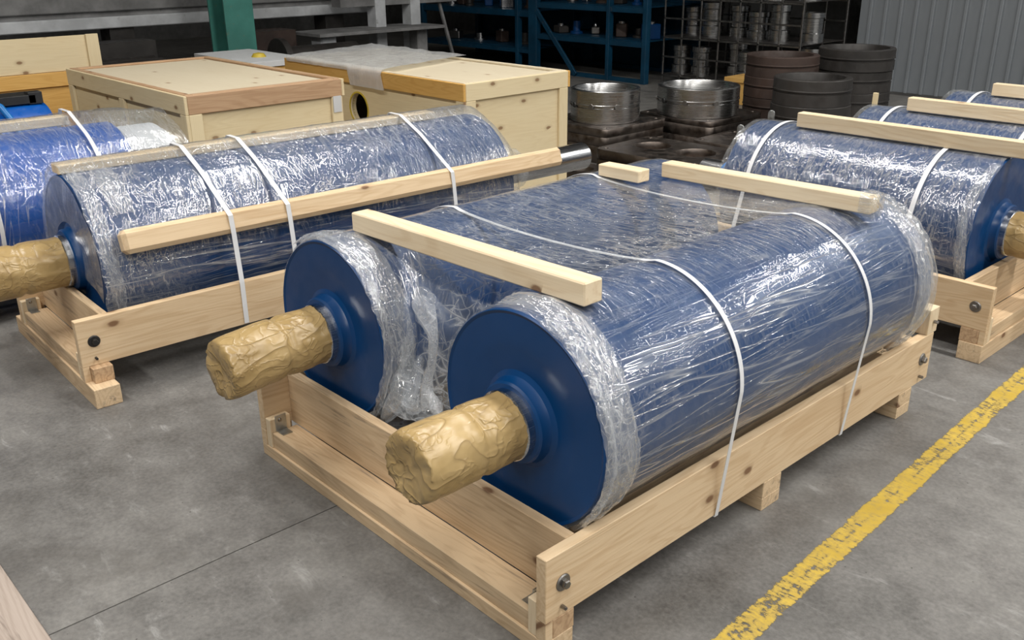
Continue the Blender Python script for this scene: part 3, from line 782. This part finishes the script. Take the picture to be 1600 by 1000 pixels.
# ======== crates
def crate(name, lo, hi, lab, rail=MPLY, rail2=None, panel=MPLY, toppan=MPLYL, hole=None, midpost=True, topm=None, th=.115, grain2='y'):
    c = empty(name, (0, 0, 0), 0, lab, 'crate'); x0, y0, z0 = lo; x1, y1, z1 = hi; t = .022; rail2 = rail2 or rail; topm = topm or rail
    c.location = ((x0+x1)/2, (y0+y1)/2, z0); ox, oy = c.location.x, c.location.y
    def b(n, a, d, m, g='x', bev=.003): return box(n, (a[0]-ox, a[1]-oy, a[2]-z0), (d[0]-ox, d[1]-oy, d[2]-z0), m, c, g, bev)
    i = t
    if hole is None: b('side_panel', (x0+i, y0+i, z0), (x1-i, y0+2*i, z1-.03), panel)
    else:
        hx, hz, hr = hole; Lx, Lz = x1-x0-2*i, z1-.03-z0
        pl = holed('side_panel', [(0, 0), (Lx, 0), (Lx, Lz), (0, Lz)], [circle(hx-x0-i, hz-z0, hr)[::-1]], .018, panel, c, (x0+i-ox, y0+i+.012-oy, 0), (pi/2, 0, 0))
        lathe('port_ring', [(hr, -.004), (hr+.012, -.004), (hr+.012, .03), (hr, .03)], MYEL, c, (hx-ox, y0+i-oy, hz-z0), seg=40, close=True)
        lathe('port_tube', [(hr, .02), (hr, .05)], MPLY, c, (hx-ox, y0+i-oy, hz-z0), seg=32)
    b('side_panel', (x0+i, y1-2*i, z0), (x1-i, y1-i, z1-.03), panel)
    b('end_panel', (x1-2*i, y0+2*i, z0), (x1-i, y1-2*i, z1-.03), panel, grain2); b('end_panel', (x0+i, y0+2*i, z0), (x0+2*i, y1-2*i, z1-.03), panel, 'y')
    b('top_panel', (x0+i, y0+i, z1-.029), (x1-i, y1-i, z1-.012), toppan)
    # top rails
    b('rail', (x0, y0, z1-th), (x1, y0+i-.001, z1), rail); b('rail', (x0, y1-i+.001, z1-th), (x1, y1, z1), rail)
    b('rail', (x1-i+.001, y0+i, z1-th), (x1, y1-i, z1), rail2, 'y'); b('rail', (x0, y0+i, z1-th), (x0+i-.001, y1-i, z1), rail2, 'y')
    # top perimeter battens
    for a, d, g in (((x0+i, y0+i, z1-.011), (x1-i, y0+i+.045, z1+.004), 'x'), ((x0+i, y1-i-.045, z1-.011), (x1-i, y1-i, z1+.004), 'x'), ((x1-i-.045, y0+i+.046, z1-.011), (x1-i, y1-i-.046, z1+.004), 'y'), ((x0+i, y0+i+.046, z1-.011), (x0+i+.045, y1-i-.046, z1+.004), 'y')):
        b('top_batten', a, d, topm, g)
    # posts
    pw = .085
    for xx in ([x0, x1-pw]+([(x0+x1)/2-pw/2] if midpost else [])): b('post', (xx, y0, z0), (xx+pw, y0+i-.001, z1-th-.001), rail if hole is None else MPLY, 'z')
    for yy in (y0+i, y1-i-pw): b('post', (x1-i+.001, yy, z0), (x1, yy+pw, z1-th-.001), MPLY, 'z')
    return c
cr1 = crate('wooden_crate', (-6.3, 1.09, 0), (-4.26, 2.25, .90), 'plywood crate with reddish top edge and hanging paper tag', rail=MPLY, rail2=MBRD, topm=MBRD)
cr2 = crate('wooden_crate', (-5.72, 2.63, 0), (-3.43, 3.64, .90), 'plywood crate with orange side rail and round port hole', rail=MWO, rail2=MPLY, hole=(-4.70, .60, .115), midpost=False, topm=MPLYL, panel=MPLY)
tg = tag(box('paper_tag', (-4.256, 2.150, .68), (-4.254, 2.215, .79), MWHITE, None, 'z', 0), 'white paper tag hung on the reddish crate', 'tag')
cr3 = crate('wooden_crate', (-8.2, -.6, 0), (-7.0, 1.62, .80), 'plywood crate with orange planks behind the blue motor', rail=MWO, rail2=MWO, topm=MPLYL, panel=MWO)
pn = empty('crate_lid', (-7.02, .5, .804), 0, 'pale plywood lid standing upright on the orange-planked crate', 'lid')
box('panel', (-.012, -1.1, 0), (.006, 1.12, .275), MPLY, pn, 'y'); box('batten', (.0065, 1.02, .0), (.028, 1.12, .28), MPLY, pn, 'z'); box('batten', (.0065, .02, .0), (.028, .12, .275), MPLY, pn, 'z')
# low pale boxes behind the crates
def small_crate(lo, hi, lab, m1, m2):
    c = empty('packing_box', ((lo[0]+hi[0])/2, (lo[1]+hi[1])/2, 0), 0, lab, 'box'); hx, hy = (hi[0]-lo[0])/2, (hi[1]-lo[1])/2
    box('body', (-hx, -hy, 0), (hx, hy, hi[2]-.05), m2, c); box('lid', (-hx-.02, -hy-.02, hi[2]-.05), (hx+.02, hy+.02, hi[2]), m1, c)
    lathe('knob', [(0, .04), (.05, .03), (.07, 0), (0, 0)], MYEL, c, (hx*.3, 0, hi[2]), (0, 0, 0), 16, axis='z')
    return c
small_crate((-7.6, 2.75, 0), (-6.5, 3.3, .79), 'white-topped packing box behind the plywood crates', MWHITE, MWO)

# polythene sheet thrown over the back half of the orange-railed crate
def sheet():
    P, U, V = [], np.linspace(0, 1.35, 44), np.linspace(0, 1.20, 44); fo, cr = [], []
    for u in U:
        row = []
        for v in V:
            X = -5.66+u; Y = 2.56+v*.92; n = noise.noise(Vector((u*5, v*5, 2)))*.5+noise.noise(Vector((u*13, v*13, 4)))*.5
            hang = max(0, 2.625-Y)
            Z = .912+.012*n+.012
            if Y < 2.625:
                Z = .918-hang*2.2*(1.0 if X > -4.75 else .25); Y = 2.619-.012*abs(n)
            row.append((X+.02*n-(.25*v), Y+.01*n, Z))
        P.append(row); fo.append([.5]*44); cr.append([1.]*44)
    return tag(grid_film('polythene_sheet', P, U, V, fo, cr, MSHEET), 'milky polythene sheet draped over the orange-railed crate', 'plastic sheet')
sheet()

# ======== steel rings, plates and iron rings
def ring(name, c, R, h, t, mat, lab, cat='ring', grooves=1, group=None, lug=False):
    o = empty(name, c, 0, lab, cat, group)
    prof = [(R-t, 0), (R, 0)]
    for g in range(grooves):
        z = h*(g+1)/(grooves+1); prof += [(R, z-.012), (R-.010, z-.008), (R-.010, z+.006), (R+.004, z+.010), (R+.004, z+.018), (R, z+.022)]
    prof += [(R, h-.006), (R-.006, h), (R-t+.004, h), (R-t, h-.006)]
    lathe('ring_body', prof, mat, o, seg=72, axis='z', close=True)
    if lug:
        for a in (-1.9, -1.25, -.5, -2.5):
            lathe('port', [(0, .012), (.022, .012), (.026, 0), (0, 0)], MBOLTD if a == -1.9 else MBOLT, o, ((R-.004)*cos(a), (R-.004)*sin(a), h*.52), (0, 0, a-pi/2), 14)  # the one black disc paints the darkness of an open hole
    return o
ring('steel_ring', (-4.235, 4.93, .300), .305, .275, .035, MRING, 'bright machined steel ring standing beside the plywood crate', lug=True, group='machined steel rings')
ring('steel_ring', (-3.86, 5.78, .300), .370, .250, .045, MRING, 'bright machined steel ring nearer the black iron rings', lug=True, group='machined steel rings')
def stack(px, py, half, zt, hs, mat, labs, base=0.):
    p = onz(px, py, zt); R = half*depth(p)/F; z = zt
    for h, lb in zip(hs, labs):
        z -= h
        ring('iron_ring', (p.x, p.y, z), R*(1+.02*random.uniform(-1, 1)), h-.003, .06, mat, lb, 'ring', 1, 'black iron rings stacked near the sheet wall')
    if z > .02:
        s = empty('iron_block', (p.x, p.y, 0), 0, 'dark iron block under '+labs[-1].split(',')[0][:40].replace('top ', '').replace('lowest ', ''), 'base')
        lathe('base_drum', [(0, 0), (R*.96, 0), (R*.96, z-.002), (0, z-.002)], mat, s, seg=40, axis='z')
    return p, R
stack(1271, 119, 60, .675, (.22, .225, .225), MDARK, ('top black iron ring of the lowest stack', 'middle black iron ring of the lowest stack', 'bottom black iron ring of the lowest stack'))
stack(1340, 73, 57, .80, (.20, .20, .20, .20), MDARK, ('top black iron ring of the tallest stack', 'second black iron ring of the tallest stack', 'third black iron ring of the tallest stack', 'bottom black iron ring of the tallest stack'))
stack(1224, 84, 56, .760, (.19, .19, .19, .19), MRUST, ('top brown iron ring of the rusty stack', 'second brown iron ring of the rusty stack', 'third brown iron ring of the rusty stack', 'bottom brown iron ring of the rusty stack'))

def plate(cx, cy, z, wx, wy, th, rz, holes, lab, mat=MPLATE, r=.06):
    o = empty('flange_plate', (cx, cy, z), rz, lab, 'steel plate', 'machined plates stacked on the floor')
    th -= .004
    holed('plate_body', rrect(-wx/2, -wy/2, wx/2, wy/2, r), [circle(*h)[::-1] for h in holes], th, mat, o, (0, 0, th/2+.002))
    return o
BH = lambda wx, wy: [(sx*(wx/2-.07), sy*(wy/2-.07), .018) for sx in (-1, 1) for sy in (-1, 1)]
def plates(cx, cy, wx, wy, rz, layers, labs):
    z = 0
    for (th, hs), lb in zip(layers, labs):
        plate(cx+random.uniform(-.01, .01), cy, z, wx, wy, th-.003, rz, BH(wx, wy)+hs, lb); z += th
plates(-4.28, 4.94, .82, .82, .0, [(.15, [(0, 0, .2)]), (.08, [(0, 0, .22)]), (.068, [])], ('thick lowest plate under the steel ring by the crate', 'middle plate under the steel ring by the crate', 'thin top plate carrying the steel ring by the crate'))
plates(-3.86, 5.84, .82, .82, .0, [(.15, [(0, 0, .25)]), (.10, [(0, 0, .25)]), (.048, [])], ('thick lowest plate under the steel ring by the iron rings', 'middle plate under the steel ring by the iron rings', 'thin top plate carrying the steel ring by the iron rings'))
plates(-3.22, 4.60, 1.0, .72, .03, [(.13, []), (.085, [(-.22, .05, .15), (.20, .05, .16)])], ('lower plate of the stack with two round cut-outs', 'top plate with two round cut-outs in front of the rings'))
plates(-2.92, 5.40, .95, .62, .03, [(.12, []), (.09, [(0, 0, .22, .18)])], ('lower plate of the stack with one oval cut-out', 'top plate with one oval cut-out beside the iron rings'))
plates(-3.60, 3.98, .42, .40, .1, [(.10, [(0, 0, .09)])], ('small square flange plate on the floor beside the crate corner',))
for (px, py, x, h, lb) in ((1157, 205, -2.0, .10, 'flat steel lug standing on end behind the right-hand drum'), (1205, 182, -2.1, .11, 'slotted steel strip standing on end behind the right-hand drum')):
    p = onx(px, py, x); e = empty('steel_lug', (p.x, p.y, 0), .4, lb, 'lug')
    holed('lug_plate', rrect(-.02, -.02, .02, p.z+.02, .019), [circle(0, p.z-.06, .006, .03)[::-1]], .008, MGALV, e, (0, 0, .02), (pi/2, 0, 0))
    box('lug_foot', (-.08, -.06, 0), (.08, .06, .012), MGALV, e)
p = onx(1369, 145, -1.75)
e = empty('timber_stake', (p.x, p.y, 0), 0, 'thin wooden stake standing upright behind the middle drum', 'stake')
box('stake', (-.016, -.012, 0), (.016, .012, p.z), MPLY, e, 'z'); box('stake_foot', (-.12, -.05, 0), (.12, -.013, .04), MPLY, e)

# ======== blue rack
def member(parent, a, b, wd, dp, mat, name):
    """steel section between two points"""
    a, b = Vector(a), Vector(b); d = b-a; me = boxmesh((d.length, wd, dp), .003).copy(); me.materials.clear(); me.materials.append(mat)
    o = link(name, me, None, parent, (a+b)/2); o.rotation_euler = d.to_track_quat('X', 'Z').to_euler(); return o
rk = empty('storage_rack', (-9.02, 9.0, 0), 0, 'tall blue steel storage rack with diagonal brace', 'rack')
YR0, YR1 = -.45, .75
X0, X1, X2, X3, X4 = -2.50, -.78, .05, 1.60, 2.24
for xx, wdt in ((X0, .08), (-.20, .06), (.14, .17), (X3, .055), (X4, .07)):
    for yy in (YR0, YR1): member(rk, (xx, yy, 0), (xx, yy, 2.6), .09, wdt, MRACK, 'post')
for z in (.27, .80, 1.6, 2.4):
    member(rk, (X0, YR0, z), (.1, YR0, z), .05, .09 if z != .27 else .06, MRACK, 'shelf_beam'); member(rk, (X0, YR1, z), (.1, YR1, z), .05, .09, MRACK, 'shelf_beam')
    box('shelf', (X0+.05, YR0+.03, z+.03), (.08, YR1-.03, z+.045), MRACK, rk)
for z in (.02, .50, .93, 1.7, 2.4):
    member(rk, (.2, YR0, z), (X4, YR0, z), .05, .07, MRACK, 'shelf_beam'); member(rk, (.2, YR1, z), (X4, YR1, z), .05, .07, MRACK, 'shelf_beam')
    if z > .1: box('shelf', (.25, YR0+.03, z+.03), (X4-.03, YR1-.03, z+.045), MRACK, rk)
member(rk, (.22, YR0-.04, .86), (1.02, YR0-.04, .02), .03, .07, MRACK, 'diagonal_brace')
box('back_sheet', (X0, YR1+.05, 0), (X4, YR1+.06, 2.5), MRACK, rk)
mats = (MSTEEL, MRUST, MDARK, MBLUE, MBOLT, MMOT := MRACK)
random.seed(21)
for k, (bx, zz) in enumerate([(X0+.35+i*.29, .85) for i in range(7)]+[(.45+i*.27, .55) for i in range(7)]+[(.5+i*.33, .98) for i in range(5)]+[(X0+.5+i*.5, .32) for i in range(4)]):
    h = random.uniform(.10, .26); r = random.uniform(.06, .12)
    e = empty('machine_part', (-9.02+bx, 9.0+YR0+.22+random.uniform(0, .2), zz-.005+.002), random.uniform(0, 3), '%s %s on the %s of the blue rack' % (('steel', 'rust-brown', 'black', 'dark blue', 'dull grey')[k % 5], ('flange', 'housing')[k % 2], 'upper wide shelf' if k < 7 else 'middle shelf behind the brace' if k < 14 else 'upper shelf behind the brace' if k < 19 else 'lower wide shelf'), 'machine part', 'small parts on the blue rack')
    m = mats[k % 5]
    if k % 2 == 0: lathe('flange', [(.02, 0), (r, 0), (r, .03), (r*.6, .04), (r*.55, h), (.02, h)], m, e, seg=20, axis='z', close=True)
    else:
        box('housing', (-r, -r*.7, 0), (r, r*.7, h*.8), m, e, bev=.012); lathe('bore', [(0, 0), (r*.5, 0), (r*.5, .03), (r*.3, .05), (0, .05)], MSTEEL, e, (0, 0, h*.8), seg=16, axis='z')

# ======== wire cage rack with turned parts
cg = empty('wire_cage_rack', (-5.64, 9.25, 0), 0, 'dark wire cage rack full of turned steel parts', 'rack')
for i in range(8):
    for yy in (-.5, .5): member(cg, (-1.0+i*.286, yy, 0), (-1.0+i*.286, yy, 2.2), .022, .022, MBOLT, 'upright')
for k in range(9):
    z = .12+.24*k
    for yy in (-.5, .5): member(cg, (-1.01, yy, z), (1.01, yy, z), .022, .022, MBOLT, 'wire')
    if k % 2 == 0: box('tray', (-1.0, -.48, z+.012), (1.0, .48, z+.020), MDARK, cg)
random.seed(4)
for k in range(4):
    z = .12+.48*k+.021
    for i in range(6):
        e = empty('turned_part', (-6.52+i*.345, 9.0+random.uniform(-.1, .3), z), 0, 'shiny turned steel sleeve on the %s tray of the wire cage' % ('lowest', 'second', 'third', 'topmost')[k], 'sleeve', 'turned sleeves in the wire cage')
        r = random.uniform(.125, .160); h = random.uniform(.30, .43)
        lathe('sleeve', [(r*.7, 0), (r, 0), (r, h*.3), (r*.85, h*.33), (r*.85, h*.8), (r*.95, h*.83), (r*.95, h), (r*.7, h)], MRING, e, seg=28, axis='z', close=True)
box_o = small_crate((-5.1, 8.0, 0), (-4.3, 8.35, .30), 'low orange timber box behind the steel rings', MWO, MWO)

# ======== machine bed, green column and machinery stand-ins at the far left
p0, p1 = onx(0, 50, -10.4), onx(590, 32, -10.4)
mbed = empty('machine_bed', (-10.4, 4, 0), 0, 'long pale grey steel machine bed behind the crates', 'machine')
z0 = .86
box('lower_flange', (-.30, -9, z0), (.02, 2.75, z0+.13), MCONCW, mbed, 'y', .01); box('web', (-.36, -9, z0+.13), (-.12, 2.75, z0+.19), MCONC, mbed, 'y')
box('upper_web', (-.34, -9, z0+.19), (-.06, 2.75, z0+.55), MCONC, mbed, 'y', .01)
for k in range(4): box('leg', (-.34, -7+k*3., 0), (-.04, -6.7+k*3., z0), MDARK, mbed, 'z')
gc = empty('steel_column', (-9.1, 3.97, 0), 0, 'green painted steel column with worn paint', 'column')
box('flange', (.10, -.20, 0), (.125, .16, 6), MGREEN, gc, 'z'); box('flange', (-.28, -.20, 0), (-.255, .16, 6), MGREEN, gc, 'z'); box('web', (-.255, -.03, 0), (.10, -.01, 6), MGREEN, gc, 'z')
box('base_plate', (-.35, -.28, 0), (.2, .24, .03), MGREEN, gc)
fr = empty('grey_machine', (-9.9, 6.75, 0), 0, 'grey steel machine frame with uprights beside the blue rack', 'machine')
for yy, hh in ((-.35, 1.6), (.25, 1.6)): box('upright', (-.1, yy, .0), (.12, yy+.17, hh), MCONCW, fr, 'z', .01)
box('cross_rail', (-.12, -.9, .98), (.10, 1.1, 1.10), MCONC, fr, 'y'); box('cross_rail', (-.12, -.9, 1.28), (.10, 1.1, 1.36), MCONC, fr, 'y')
box('table', (-.2, -1.5, .66), (.5, .55, .70), MCONC, fr, 'y'); box('pedestal', (.1, -1.4, 0), (.36, -1.16, .66), MCONCW, fr, 'z', .02); box('pedestal', (.1, .2, 0), (.32, .38, .66), MCONC, fr, 'z', .02)
member(fr, (.0, 1.15, 0), (.0, .75, 1.3), .04, .04, MCONC, 'strut')
for k, (yy, xx, r, ln) in enumerate(((1.75, -8.9, .16, 1.2), (1.2, -9.5, .13, 1.9), (4.5, -9.0, .15, 1.0))):
    e = empty('iron_roller', (xx, yy, 0), 0, ('dark iron roller with flange lying behind the crates', 'dark iron roller under the machine bed', 'dark iron roller beside the green column')[k], 'roller')
    lathe('roller_body', [(0, -.1), (r*1.7, -.1), (r*1.7, -.02), (r, 0), (r, ln), (r*.6, ln), (r*.6, ln+.15), (0, ln+.15)], MDARK, e, (0, 0, .48), seg=32)
    for q in (.2, ln-.2): box('stand', (-.2, q, 0), (.2, q+.1, .48-r+.02), MRUST, e)
for k, (a, b) in enumerate((((-10.05, -1.5), (-10.05, 3.3)), ((-10.1, 4.3), (-10.1, 5.2)), ((-8.4, 4.4), (-8.4, 6.3)))):
    tag(member(None, (a[0], a[1], .37 if k < 2 else .15), (b[0], b[1], .37 if k < 2 else .15), .4, .74 if k < 2 else .3, MDARK if k != 1 else MRUST, 'machinery_stand_in'), ('long dark stand-in for machinery behind the plywood crate', 'brown stand-in for machinery left of the machine frame', 'dark stand-in for machinery in front of the machine frame')[k], 'stand-in')  # plain blocks added to fill the dark area, standing in for machinery

# ======== timber at the lower left corner
fg = empty('wooden_pallet', (-1.5, -1.0, 0), 0, 'weathered timber pallet corner by the floor joint', 'pallet')
box('deck_board', (-1.2, -.30, .062), (1.05, .045, .10), MGREY, fg); box('skid', (-1.1, -.30, 0), (1.0, -.05, .061), MWS, fg)
